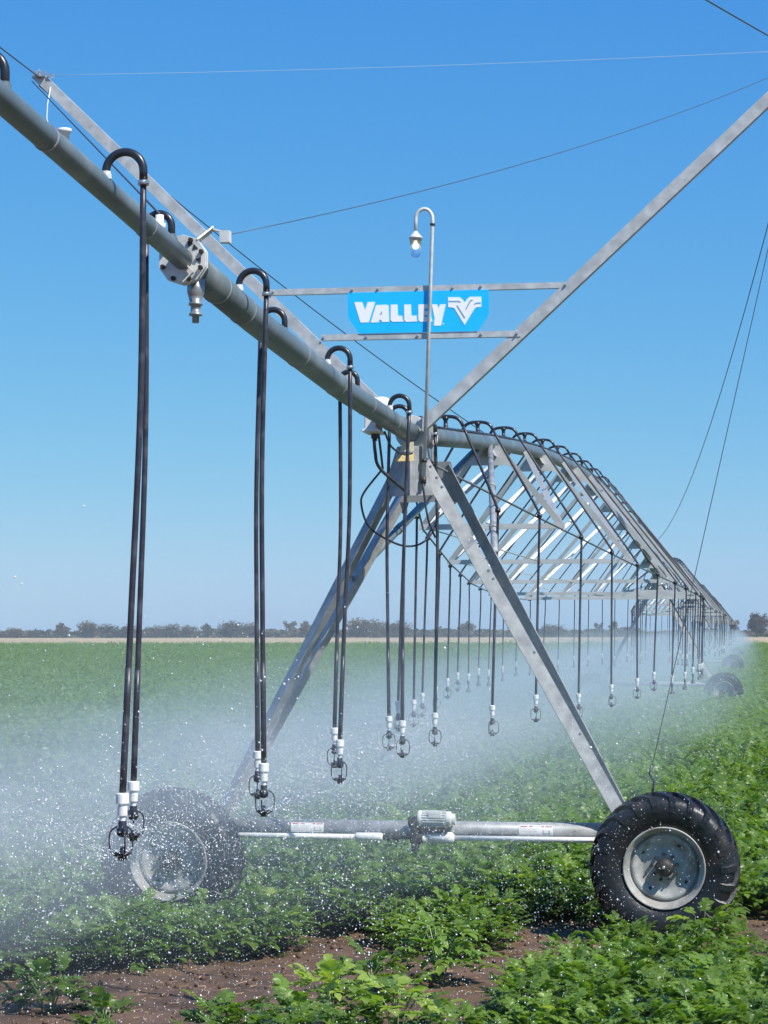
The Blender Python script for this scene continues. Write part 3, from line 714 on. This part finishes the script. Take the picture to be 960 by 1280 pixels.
m = MB(); m.add([(-2500, EDGE, .0), (2500, EDGE, .0), (2500, 3500, .0), (-2500, 3500, .0)], [(0, 1, 2, 3)])
g2 = m.build('stubble_field', STUB); g2['kind'] = 'structure'; g2['label'] = "dry tan stubble field beyond the crop"

# straw bits and clods on bare soil
m = MB(); k = 0
while k < 900:
    x, y = rnd.uniform(-3.6, 4.4), rnd.uniform(-6, 2)
    if not any(in_poly(x, y, P) for P in SOILP): continue
    k += 1; a = rnd.uniform(0, 6.3); L = rnd.uniform(.015, .09) * (1 if rnd.random() < .85 else 1.8); d = V((math.cos(a), math.sin(a), rnd.uniform(-.15, .25)))
    p = V((x, y, gz(x, y) + .012)); m.bar(p - d * L / 2, p + d * L / 2, rnd.uniform(.003, .007), .002, (0, 0, 1))
o = m.build('straw_litter', STRAW); o['kind'] = 'stuff'; o['label'] = "dry straw scattered on the bare soil"
m = MB(); k = 0
while k < 700:
    x, y = rnd.uniform(-3.6, 4.4), rnd.uniform(-6, 2)
    if not any(in_poly(x, y, P) for P in SOILP): continue
    k += 1; r_ = rnd.uniform(.008, .035); p = V((x, y, gz(x, y) + r_ * .3))
    q = Euler((rnd.uniform(0, 6), rnd.uniform(0, 6), rnd.uniform(0, 6))).to_matrix()
    vs = [p + q @ V(c) * (r_ * rnd.uniform(.7, 1.2)) for c in ((1, 0, 0), (-1, 0, 0), (0, 1, 0), (0, -1, 0), (0, 0, .8), (0, 0, -.8))]
    m.add(vs, [(0, 2, 4), (2, 1, 4), (1, 3, 4), (3, 0, 4), (2, 0, 5), (1, 2, 5), (3, 1, 5), (0, 3, 5)], True)
o = m.build('soil_crumbs', SOIL); o['kind'] = 'stuff'; o['label'] = "crumbled soil clods on the bare ground"

# ------------------------------------------------------------------ potato plants
def leaflet(vs, fs, tints, base, d, nrm, L, W, t, segs=3):
    """ovate, folded and drooping leaflet"""
    side = d.cross(nrm).normalized(); o = len(vs)
    vs.append(base)
    prof = {3: [(.28, .42), (.58, .5), (.84, .28)], 2: [(.35, .5), (.75, .38)], 1: [(.5, .5)]}[segs]
    for u, wd in prof:
        c = base + d * (L * u) - nrm * (L * .22 * u * u)
        lift = nrm * (W * .14)
        vs.append(c - side * (W * wd) + lift); vs.append(c); vs.append(c + side * (W * wd) + lift)
    vs.append(base + d * L - nrm * (L * .26))
    fs += [(o, o + 2, o + 1), (o, o + 3, o + 2)]
    for k in range(len(prof) - 1):
        a = o + 1 + 3 * k; fs += [(a, a + 1, a + 4, a + 3), (a + 1, a + 2, a + 5, a + 4)]
    a = o + 1 + 3 * (len(prof) - 1); e = len(vs) - 1
    fs += [(a, a + 1, e), (a + 1, a + 2, e)]
    tints += [t] * (len(vs) - o)
def leaves_mesh(name, R0, H, nleaf, seed, mats, segs=3, lf=1.0, topy=0, nlet=7):
    r = random.Random(seed); vs, fs, tints, mi = [], [], [], []
    for i in range(nleaf):
        hfr = r.random() ** .7; a = r.uniform(0, 2 * math.pi)
        rad = R0 * math.sqrt(r.random()) * (1.0 if hfr < .8 else .7)
        z = H * (.18 + .8 * hfr) * (1 - .35 * (rad / R0) ** 2)
        out = V((math.cos(a), math.sin(a), 0))
        b = out * rad * .75 + V((0, 0, z))
        pitch = r.uniform(-.35, .75) * (1 if hfr < .75 else 1.4)
        aa = a + r.uniform(-.9, .9)
        d = V((math.cos(aa) * math.cos(pitch), math.sin(aa) * math.cos(pitch), math.sin(pitch)))
        sd = d.cross(V((0, 0, 1))).normalized(); nr = sd.cross(d).normalized()
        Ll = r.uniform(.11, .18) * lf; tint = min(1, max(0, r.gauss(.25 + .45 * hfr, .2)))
        yel = topy and hfr > (.8 if topy < .5 else .45) and r.random() < topy
        f0 = len(fs)
        npair = (nlet - 1) // 2
        for k in range(npair):
            u = .3 + .6 * k / max(1, npair)
            pb = b + d * (Ll * u) - nr * (Ll * .12 * u * u)
            for s in (-1, 1):
                dd = (sd * s * .9 + d * .55 + nr * r.uniform(-.2, .3)).normalized()
                nn = (nr + sd * r.uniform(-.25, .25) + d * r.uniform(-.2, .2)).normalized()
                sz = (.40 + .18 * k / max(1, npair)) * Ll * r.uniform(.85, 1.15)
                leaflet(vs, fs, tints, pb, dd, (nn - dd * nn.dot(dd)).normalized(), sz, sz * .68, min(1, max(0, tint + r.uniform(-.1, .1))), segs)
        dd = (d + nr * r.uniform(-.3, .1)).normalized()
        leaflet(vs, fs, tints, b + d * (Ll * .85) - nr * (Ll * .09), dd, (nr - dd * nr.dot(dd)).normalized(), Ll * .62, Ll * .44, tint, segs)
        # rachis
        o = len(vs); q = b - d * (Ll * .15); e = b + d * (Ll * .9) - nr * (Ll * .1); t_ = sd * .0025 * lf
        vs += [q - t_, q + t_, e + t_, e - t_]; fs.append((o, o + 1, o + 2, o + 3)); tints += [.9] * 4
        mi += [1 if yel else 0] * (len(fs) - f0)
    me = bpy.data.meshes.new(name); me.from_pydata(vs, [], fs)
    for mm in mats: me.materials.append(mm)
    me.polygons.foreach_set('material_index', mi); me.polygons.foreach_set('use_smooth', [True] * len(fs))
    at = me.attributes.new('tint', 'FLOAT', 'POINT'); at.data.foreach_set('value', tints)
    me.update(); return me
def stems_mesh(name, R0, H, n, seed):
    r = random.Random(seed); m = MB()
    for i in range(n):
        a = r.uniform(0, 6.28); rr = R0 * r.uniform(.3, .7)
        m.tube([(0.02 * math.cos(a), .02 * math.sin(a), -.03), (rr * .5 * math.cos(a), rr * .5 * math.sin(a), H * .5), (rr * math.cos(a), rr * math.sin(a), H * .82)], .006, 5)
    me = bpy.data.meshes.new(name); me.from_pydata(m.v, [], m.f); me.materials.append(STEM); me.update(); return me
STEM = mat("green plant stem", (0.12, 0.20, 0.05), .5, 0, .2, 20)

def gn_scatter(name, pts, variants, label):
    """pts: (x,y,z,rotz,scale,variant)"""
    vc = bpy.data.collections.new(name + " variants")
    for i, me in enumerate(variants):
        o = bpy.data.objects.new(f"{name}_source_{chr(97 + i)}", me); vc.objects.link(o)
    me = bpy.data.meshes.new(name); me.from_pydata([p[:3] for p in pts], [], [])
    a = me.attributes.new('rz', 'FLOAT', 'POINT'); a.data.foreach_set('value', [p[3] for p in pts])
    a = me.attributes.new('sca', 'FLOAT', 'POINT'); a.data.foreach_set('value', [p[4] for p in pts])
    a = me.attributes.new('vi', 'INT', 'POINT'); a.data.foreach_set('value', [p[5] for p in pts])
    ob = bpy.data.objects.new(name, me); col.objects.link(ob); ob['kind'] = 'stuff'; ob['label'] = label
    ng = bpy.data.node_groups.new(name, 'GeometryNodeTree')
    ng.interface.new_socket('Geometry', in_out='INPUT', socket_type='NodeSocketGeometry'); ng.interface.new_socket('Geometry', in_out='OUTPUT', socket_type='NodeSocketGeometry')
    N = ng.nodes; gi = N.new('NodeGroupInput'); go = N.new('NodeGroupOutput'); iop = N.new('GeometryNodeInstanceOnPoints')
    ci = N.new('GeometryNodeCollectionInfo'); ci.inputs['Collection'].default_value = vc; ci.inputs['Separate Children'].default_value = True; ci.inputs['Reset Children'].default_value = True
    def na(n, t):
        x = N.new('GeometryNodeInputNamedAttribute'); x.data_type = t; x.inputs['Name'].default_value = n; return x.outputs['Attribute']
    cx_ = N.new('ShaderNodeCombineXYZ'); ng.links.new(na('rz', 'FLOAT'), cx_.inputs[2])
    er = N.new('FunctionNodeEulerToRotation'); ng.links.new(cx_.outputs[0], er.inputs[0])
    ng.links.new(gi.outputs[0], iop.inputs['Points']); ng.links.new(ci.outputs[0], iop.inputs['Instance'])
    iop.inputs['Pick Instance'].default_value = True
    ng.links.new(na('vi', 'INT'), iop.inputs['Instance Index']); ng.links.new(er.outputs[0], iop.inputs['Rotation']); ng.links.new(na('sca', 'FLOAT'), iop.inputs['Scale'])
    ng.links.new(iop.outputs[0], go.inputs[0])
    md = ob.modifiers.new("scatter", 'NODES'); md.node_group = ng
    return ob
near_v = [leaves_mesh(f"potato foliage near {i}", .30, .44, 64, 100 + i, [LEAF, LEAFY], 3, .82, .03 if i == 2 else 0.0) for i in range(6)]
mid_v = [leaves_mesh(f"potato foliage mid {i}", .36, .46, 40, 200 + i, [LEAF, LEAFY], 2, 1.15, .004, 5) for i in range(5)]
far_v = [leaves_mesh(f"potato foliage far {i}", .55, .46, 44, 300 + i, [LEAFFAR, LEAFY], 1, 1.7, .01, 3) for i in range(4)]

def in_view(x, y, marg):
    dx, dy = x - CAM.x, y - CAM.y
    d = dx * fw.x + dy * fw.y; s = dx * rt.x + dy * rt.y
    return d > 3 and abs(s) < d * .1766 * marg + 1.8
SPEC = [(-1.92, -3.97), (-.5, -4.7), (0.10, -4.3), (0.55, -4.35), (0.09, -2.75), (0.53, -2.21), (2.42, -0.75), (-1.33, -4.5)]
pn, pm, pf = [], [], []
st = .30
y = -8.0
while y < 24:
    x = -14.0
    while x < 14:
        X, Y = x + rnd.uniform(-.12, .12), y + rnd.uniform(-.12, .12); x += st
        if not in_view(X, Y, 1.35): continue
        if any(in_poly(X, Y, P) for P in SOILP): continue
        if abs(abs(X) - 2.105) < .60 and abs(Y) < .38: continue
        if any((X - a) ** 2 + (Y - b) ** 2 < .12 for a, b in SPEC): continue
        big = .5 + .5 * noise.noise(V((X * .6, Y * .6, 5)))
        scl = rnd.uniform(.75, 1.08) * (.82 + .32 * big)
        if -1.2 < Y < .6 and -.9 < X < 1.6: scl *= .85
        if Y < -2 and X > .3: scl *= .84
        if -2.6 < Y < -.2 and X > 1.2: scl *= .72
        (pn if Y < 6 else pm).append((X, Y, gz(X, Y) - .02, rnd.uniform(0, 6.28), scl, rnd.randrange(6 if Y < 6 else 5)))
    y += st
d0 = 24.0
while d0 < EDGE:
    step = .42 if d0 < 70 else (.62 if d0 < 140 else (.95 if d0 < 230 else 1.5))
    half = (d0 + 18) * .1766 * 1.25 + 3
    c0 = CAM.x + (d0 - CAM.y) * fw.x / fw.y
    x = c0 - half * 1.05
    while x < c0 + half * 1.05:
        pf.append((x + rnd.uniform(-.25, .25), d0 + rnd.uniform(-.25, .25), -.04, rnd.uniform(0, 6.28), rnd.uniform(.8, 1.15) * (1 if d0 < 140 else (1.3 if d0 < 230 else 1.6)), rnd.randrange(4))); x += step
    d0 += step
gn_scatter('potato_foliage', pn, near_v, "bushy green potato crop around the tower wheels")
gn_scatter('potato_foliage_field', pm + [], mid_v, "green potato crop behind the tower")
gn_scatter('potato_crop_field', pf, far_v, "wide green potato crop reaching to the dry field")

def plant(x, y, Rr, H, n, seed, label, topy=0, lf=1.0, grp="potato plants standing apart on bare soil"):
    t = thing('potato_plant', (x, y, gz(x, y)), label, "potato plant", grp)
    o = bpy.data.objects.new('foliage', leaves_mesh('foliage', Rr, H, n, seed, [LEAF, LEAFY], 3, lf, topy)); col.objects.link(o); o.parent = t
    o = bpy.data.objects.new('stem', stems_mesh('stem', Rr, H, 7, seed)); col.objects.link(o); o.parent = t
plant(-1.92, -3.97, .27, .30, 44, 11, "low green potato plant alone on the bare soil at the lower left edge")
plant(-.50, -4.75, .32, .22, 54, 12, "spreading dark green potato plant at the bottom edge, right of the brown soil")
plant(.10, -4.3, .26, .36, 46, 13, "potato plant with a pale yellow-green top shoot near the bottom edge", .9)
plant(.55, -4.35, .30, .34, 40, 14, "potato plant with large pale lime leaves at the bottom edge", .75, 1.25)
plant(.09, -2.75, .24, .24, 36, 15, "small low potato plant in the middle of the bare soil patch")
plant(.53, -2.21, .32, .48, 64, 16, "tall bushy potato plant standing between the two bare soil patches")
plant(2.42, -.75, .28, .36, 54, 17, "potato plant with one yellow shoot just in front of the right wheel", .35)
plant(-1.33, -4.6, .13, .14, 14, 18, "tiny potato seedling on the soil near the lower left corner")

# ------------------------------------------------------------------ distant trees
def tree_meshes(seed, H, Wd, dens, trunkf=.25, mtl=TREEL):
    r = random.Random(seed); m = MB()
    m.tube([(0, 0, -.2), (.1 * r.uniform(-1, 1), 0, H * trunkf), (.25 * r.uniform(-1, 1), .1, H * .55)], .2, 7, radii=[.028 * H + .05, .022 * H + .04, .01 * H])
    lobes = []
    for i in range(7 + int(Wd)):
        a = r.uniform(0, 6.28); rr = Wd * .5 * math.sqrt(r.random()) * .8
        c = V((rr * math.cos(a), rr * math.sin(a), H * r.uniform(trunkf + .12, .86) * (1 - .25 * (rr / (Wd * .5)))))
        lobes.append((c, Wd * r.uniform(.16, .27)))
        m.tube([(0, 0, H * trunkf * .8), tuple(V((0, 0, H * trunkf)).lerp(c, .5) + V((0, 0, .1 * H))), tuple(c)], .06, 5, radii=[.014 * H, .009 * H, .004 * H])
    tm = bpy.data.meshes.new('trunk'); tm.from_pydata(m.v, [], m.f); tm.materials.append(BARK); tm.update()
    vs, fs, ti = [], [], []
    for c, rad in lobes:
        lt_ = r.uniform(.1, .8)
        for k in range(int(60 * dens)):
            d = V((r.gauss(0, 1), r.gauss(0, 1), r.gauss(0, .8))).normalized() * rad * r.uniform(.45, 1.1)
            p = c + d; s = r.uniform(.12, .3) * (H / 6)
            q = Euler((r.uniform(-1, 1), r.uniform(-1, 1), r.uniform(0, 6.28))).to_matrix(); o = len(vs)
            for xx, yy in ((-1, -.6), (1, -.7), (.7, .8), (-.8, .6)): vs.append(p + q @ V((xx * s, yy * s, 0)))
            fs.append((o, o + 1, o + 2, o + 3)); ti += [min(1, max(0, lt_ + r.uniform(-.25, .25)))] * 4
    cm = bpy.data.meshes.new('crown'); cm.from_pydata(vs, [], fs); cm.materials.append(mtl)
    at = cm.attributes.new('tint', 'FLOAT', 'POINT'); at.data.foreach_set('value', ti); cm.update()
    return tm, cm
tree_types = [tree_meshes(31, 6.0, 7.0, 2.2, .12), tree_meshes(32, 6.0, 5.0, 1.6, .2), tree_meshes(33, 6.0, 8.5, 2.4, .1), tree_meshes(34, 6.0, 4.0, .55, .3), tree_meshes(35, 6.0, 6.8, 3.0, .2, TREEB)]
def dirpt(px, D):
    s = (px - 480) / 2719; d = V((fw.x, fw.y, 0)) / math.hypot(fw.x, fw.y) + V((rt.x, rt.y, 0)) * s
    return V((CAM.x, CAM.y, 0)) + d * D
TREES = [  # approximate bearing, distance, height, width scale, type, label
 (18, 450, 2.8, 1.0, 0, "low round bush at the far left end of the tree line"),
 (45, 455, 2.6, .55, 1, "tiny lollipop tree on the horizon beside the leftmost bush"),
 (79, 450, 4.2, 1.0, 1, "open-crowned tree starting the tree line left of the nearest hoses"),
 (108, 450, 4.4, 1.0, 0, "dense rounded tree in the line just left of the nearest hoses"),
 (136, 455, 3.6, 1.3, 2, "broad low tree half hidden by the nearest drop hoses"),
 (163, 455, 3.4, 1.2, 0, "low tree framed between the two nearest drop hoses"),
 (192, 455, 3.2, 1.1, 2, "low spreading tree just right of the nearest pair of hoses"),
 (214, 450, 3.6, 1.2, 2, "wide grey-green tree in the line, second right of the nearest hoses"),
 (236, 455, 3.3, 1.1, 0, "small round tree midway between the two nearest hose pairs"),
 (260, 450, 3.9, .9, 1, "upright tree of the line, midway between the nearest hose pairs"),
 (288, 450, 4.3, 1.2, 0, "thick bushy tree just left of the second pair of hoses"),
 (312, 455, 3.9, 1.0, 2, "broad tree touching the left of the second hose pair"),
 (362, 445, 5.2, .9, 3, "tall sparse bare-branched tree left of the shaded tower legs"),
 (384, 450, 4.6, .9, 1, "tree seen beside the shaded tower legs, right of the sparse one"),
 (446, 450, 5.0, 1.15, 0, "tallest leafy tree right of the third pair of hoses"),
 (470, 452, 4.6, 1.1, 2, "wide tree right of the tallest leafy one, by the tower"),
 (500, 455, 4.2, 1.2, 0, "hazy tree seen between the hoses below the apex plate"),
 (548, 460, 3.6, .8, 3, "sparse tree showing under the truss left of the lit leg"),
 (582, 460, 4.4, 1.1, 1, "round hazy tree under the truss left of the lit leg"),
 (640, 465, 3.4, 1.3, 3, "thin scrubby tree just right of the lit tower leg"),
 (690, 460, 3.4, 1.6, 2, "low wide bush on the horizon under the middle of the truss"),
 (748, 455, 4.6, .7, 3, "thin bare tree under the truss, left of a twin"),
 (766, 455, 5.0, .8, 3, "thin bare tree under the truss, right of its twin"),
 (916, 420, 5.2, .7, 3, "slim dark tree touching the truss's far end"),
 (945, 430, 6.0, .8, 4, "round brown-crowned tree on the horizon at the right edge"),
 (1010, 450, 4.0, 1.2, 0, "green tree on the horizon beyond the right edge"),
 (-40, 450, 3.5, 1.2, 2, "low tree on the horizon beyond the left edge")]
for i, (px, D, h, ws, ty, lab) in enumerate(TREES):
    p = dirpt(px, D * 1.8); h *= 1.5; t = thing('tree', p, lab, "tree", "trees along the horizon")
    for nm, me in zip(('trunk', 'crown'), tree_types[ty]):
        o = bpy.data.objects.new(nm, me); col.objects.link(o); o.parent = t
    s = h / 6; t.scale = (s * ws * 1.1, s * ws * 1.1, s); t.rotation_euler.z = i * 1.7
# scrub strip that ties the line together
r = random.Random(5); vs, fs, ti = [], [], []
for k in range(16000):
    px = r.uniform(-140, 1120); D = r.uniform(840, 900); p = dirpt(px, D)
    hh = 2.6 + 1.8 * noise.noise(V((px * .03, 0, 2))) + .5 * noise.noise(V((px * .15, 0, 9)))
    if px > 800: hh *= .8
    p.z = r.uniform(0, max(.5, hh)); s = r.uniform(.45, 1.1)
    q = Euler((r.uniform(-1.2, 1.2), r.uniform(-1.2, 1.2), r.uniform(0, 6.28))).to_matrix(); o = len(vs)
    for xx, yy in ((-1, -.6), (1, -.7), (.7, .8), (-.8, .6)): vs.append(p + q @ V((xx * s, yy * s, 0)))
    fs.append((o, o + 1, o + 2, o + 3)); ti += [min(1, max(0, .3 + .5 * noise.noise(V((px * .08, 0, 0))) + r.uniform(-.2, .2)))] * 4
me = bpy.data.meshes.new('scrub_treeline'); me.from_pydata(vs, [], fs); me.materials.append(TREEL)
at = me.attributes.new('tint', 'FLOAT', 'POINT'); at.data.foreach_set('value', ti)
o = bpy.data.objects.new('scrub_treeline', me); col.objects.link(o); o['kind'] = 'stuff'; o['label'] = "low grey-green scrub along the horizon"

# ------------------------------------------------------------------ spray: fine mist and droplets
def plume(name, Y0, Y1, xc, zc, a, b, shear, seed, mtl, ny=40, na=20, taper=4.0, bend=0, lift=0):
    m = MB(); vs = []
    for i in range(ny + 1):
        u = i / ny; y = Y0 + (Y1 - Y0) * (u * u * .6 + u * .4)
        e = min(1, math.sqrt(max(0.0, min((y - Y0) / taper, (Y1 - y) / taper, 1)) + 1e-4))
        for k in range(na):
            an = 2 * math.pi * k / na
            nz = 1 + .28 * noise.noise(V((math.cos(an) * 1.3 + seed * 7, math.sin(an) * 1.3, y * .16)))
            z = zc + lift * max(0, min(1, (3 - y) / 8)) + b * e * nz * math.sin(an); x = xc + a * e * nz * math.cos(an) + shear * (z - zc) - bend * max(0, (1 - y) / 12)
            vs.append((x, y, z))
    fs = [(i * na + k, i * na + (k + 1) % na, (i + 1) * na + (k + 1) % na, (i + 1) * na + k) for i in range(ny) for k in range(na)]
    m.add(vs, fs, True)
    m.f += [tuple(reversed(range(na))), tuple(ny * na + k for k in range(na))]; m.m += [0, 0]; m.sm += [True, True]
    o = m.build(name, mtl); o['kind'] = 'stuff'; o['label'] = "drifting water mist under the sprinklers"
    return o
MISTM = vol_mat("fine water mist", .0098, (.66, .78, .84))
MISTD = vol_mat("dense water mist", .042, (.90, .94, .97))
for i, s in enumerate((1.15, .95, .78, .6, .42)):
    plume('spray_mist', -11 + 1.0 * i, 262 - 6 * i, -2.2, 1.15, 4.3 * s, 1.25 * s, 1.5, i, MISTM, 70, 20, 4.0, 2.2, .3)
for i, (Y, xc, zc, a, b, ln) in enumerate(((-9.0, -3.9, 1.5, 2.2, .6, 3.4), (-8.3, -2.5, 1.5, 1.9, .55, 3.2), (-7.2, -1.9, 1.6, 1.4, .45, 3.0), (-4.0, -2.0, 1.5, 1.8, .55, 3.4), (-2.2, -1.2, 1.6, 1.2, .45, 2.6), (1.8, -1.2, 1.35, 1.8, .65, 3.8), (6.5, -1.3, 1.2, 2.1, .65, 4.5))):
    plume('spray_mist', Y - ln, Y + ln, xc, zc, a, b, .8, 20 + i, MISTD, 16, 18, ln * .9)

plume('spray_mist', -7.5, -1.2, -2.5, .95, 1.5, .62, .5, 41, vol_mat('wheel spray mist', .085, (.90, .94, .97)), 18, 18, 3.0)
r = random.Random(99); m = MB()
DIRS = [(1, 0, 0), (-1, 0, 0), (0, 1, 0), (0, -1, 0), (0, 0, 1.25), (0, 0, -1.1)]
DF = [(0, 2, 4), (2, 1, 4), (1, 3, 4), (3, 0, 4), (2, 0, 5), (1, 2, 5), (3, 1, 5), (0, 3, 5)]
def droplet(p, s): m.add([(p[0] + d[0] * s, p[1] + d[1] * s, p[2] + d[2] * s) for d in DIRS], DF, True)
for (nx, ny_, nz_) in [q for q in NOZ if q[1] > -10]:
    dist = ny_ - CAM.y
    n = int(10500 * min(1, 11 / dist)) if dist < 40 else (600 if dist < 75 else 0)
    jets = [(r.uniform(0, 2 * math.pi), r.uniform(3.4, 6.4), r.uniform(.02, .42)) for _ in range(9)]
    for k in range(n):
        if k % 5 < 3:
            a_, v_, e_ = jets[r.randrange(9)]; t = .95 * r.random() ** .8; sp = .03 + .16 * t
            az = a_ + r.gauss(0, sp); v = v_ * (1 + r.gauss(0, .05 + .1 * t)); el = e_ + r.gauss(0, sp * .6)
        else:
            az = r.uniform(0, 2 * math.pi); v = r.uniform(1.0, 6.0); el = r.uniform(-.15, .55); t = r.uniform(.01, 1.05)
        x = nx + math.cos(az) * v * math.cos(el) * t - 2.6 * t * t; yy = ny_ + math.sin(az) * v * math.cos(el) * t; z = nz_ + v * math.sin(el) * t - 4.9 * t * t * .8
        if z < .15 or yy < CAM.y + 2.5: continue
        if yy < -3 and x > -1.2 and r.random() < .35: continue
        droplet((x, yy, z), min(.0046, .0009 + .0007 * r.lognormvariate(.2, .8)))
# loose drops drifting high and close
for k in range(17000):
    d = r.uniform(4, 24); s = r.uniform(-.19, .0) if k % 3 else r.uniform(-.19, .16); p = CAM + (V((fw.x, fw.y, 0)) + V((rt.x, rt.y, 0)) * s) * d
    z = CAM.z - .055 * d + r.gauss(-.035, .045) * d
    if z < .1: continue
    droplet((p.x, p.y, z), min(.0035, .00062 * r.lognormvariate(.1, .65)) * (d / 6) ** .5)
o = m.build('droplet_mist', DROP); o['kind'] = 'stuff'; o['label'] = "sparkling water droplets flying from the sprinklers"

# air
m = MB(); m.box((-90, 460, 16), (900, 1040, 34.6))
hz = m.build('haze', vol_mat("thin summer haze", .00022, (.66, .82, 1.0))); hz['kind'] = 'stuff'; hz['label'] = "thin bluish summer air"
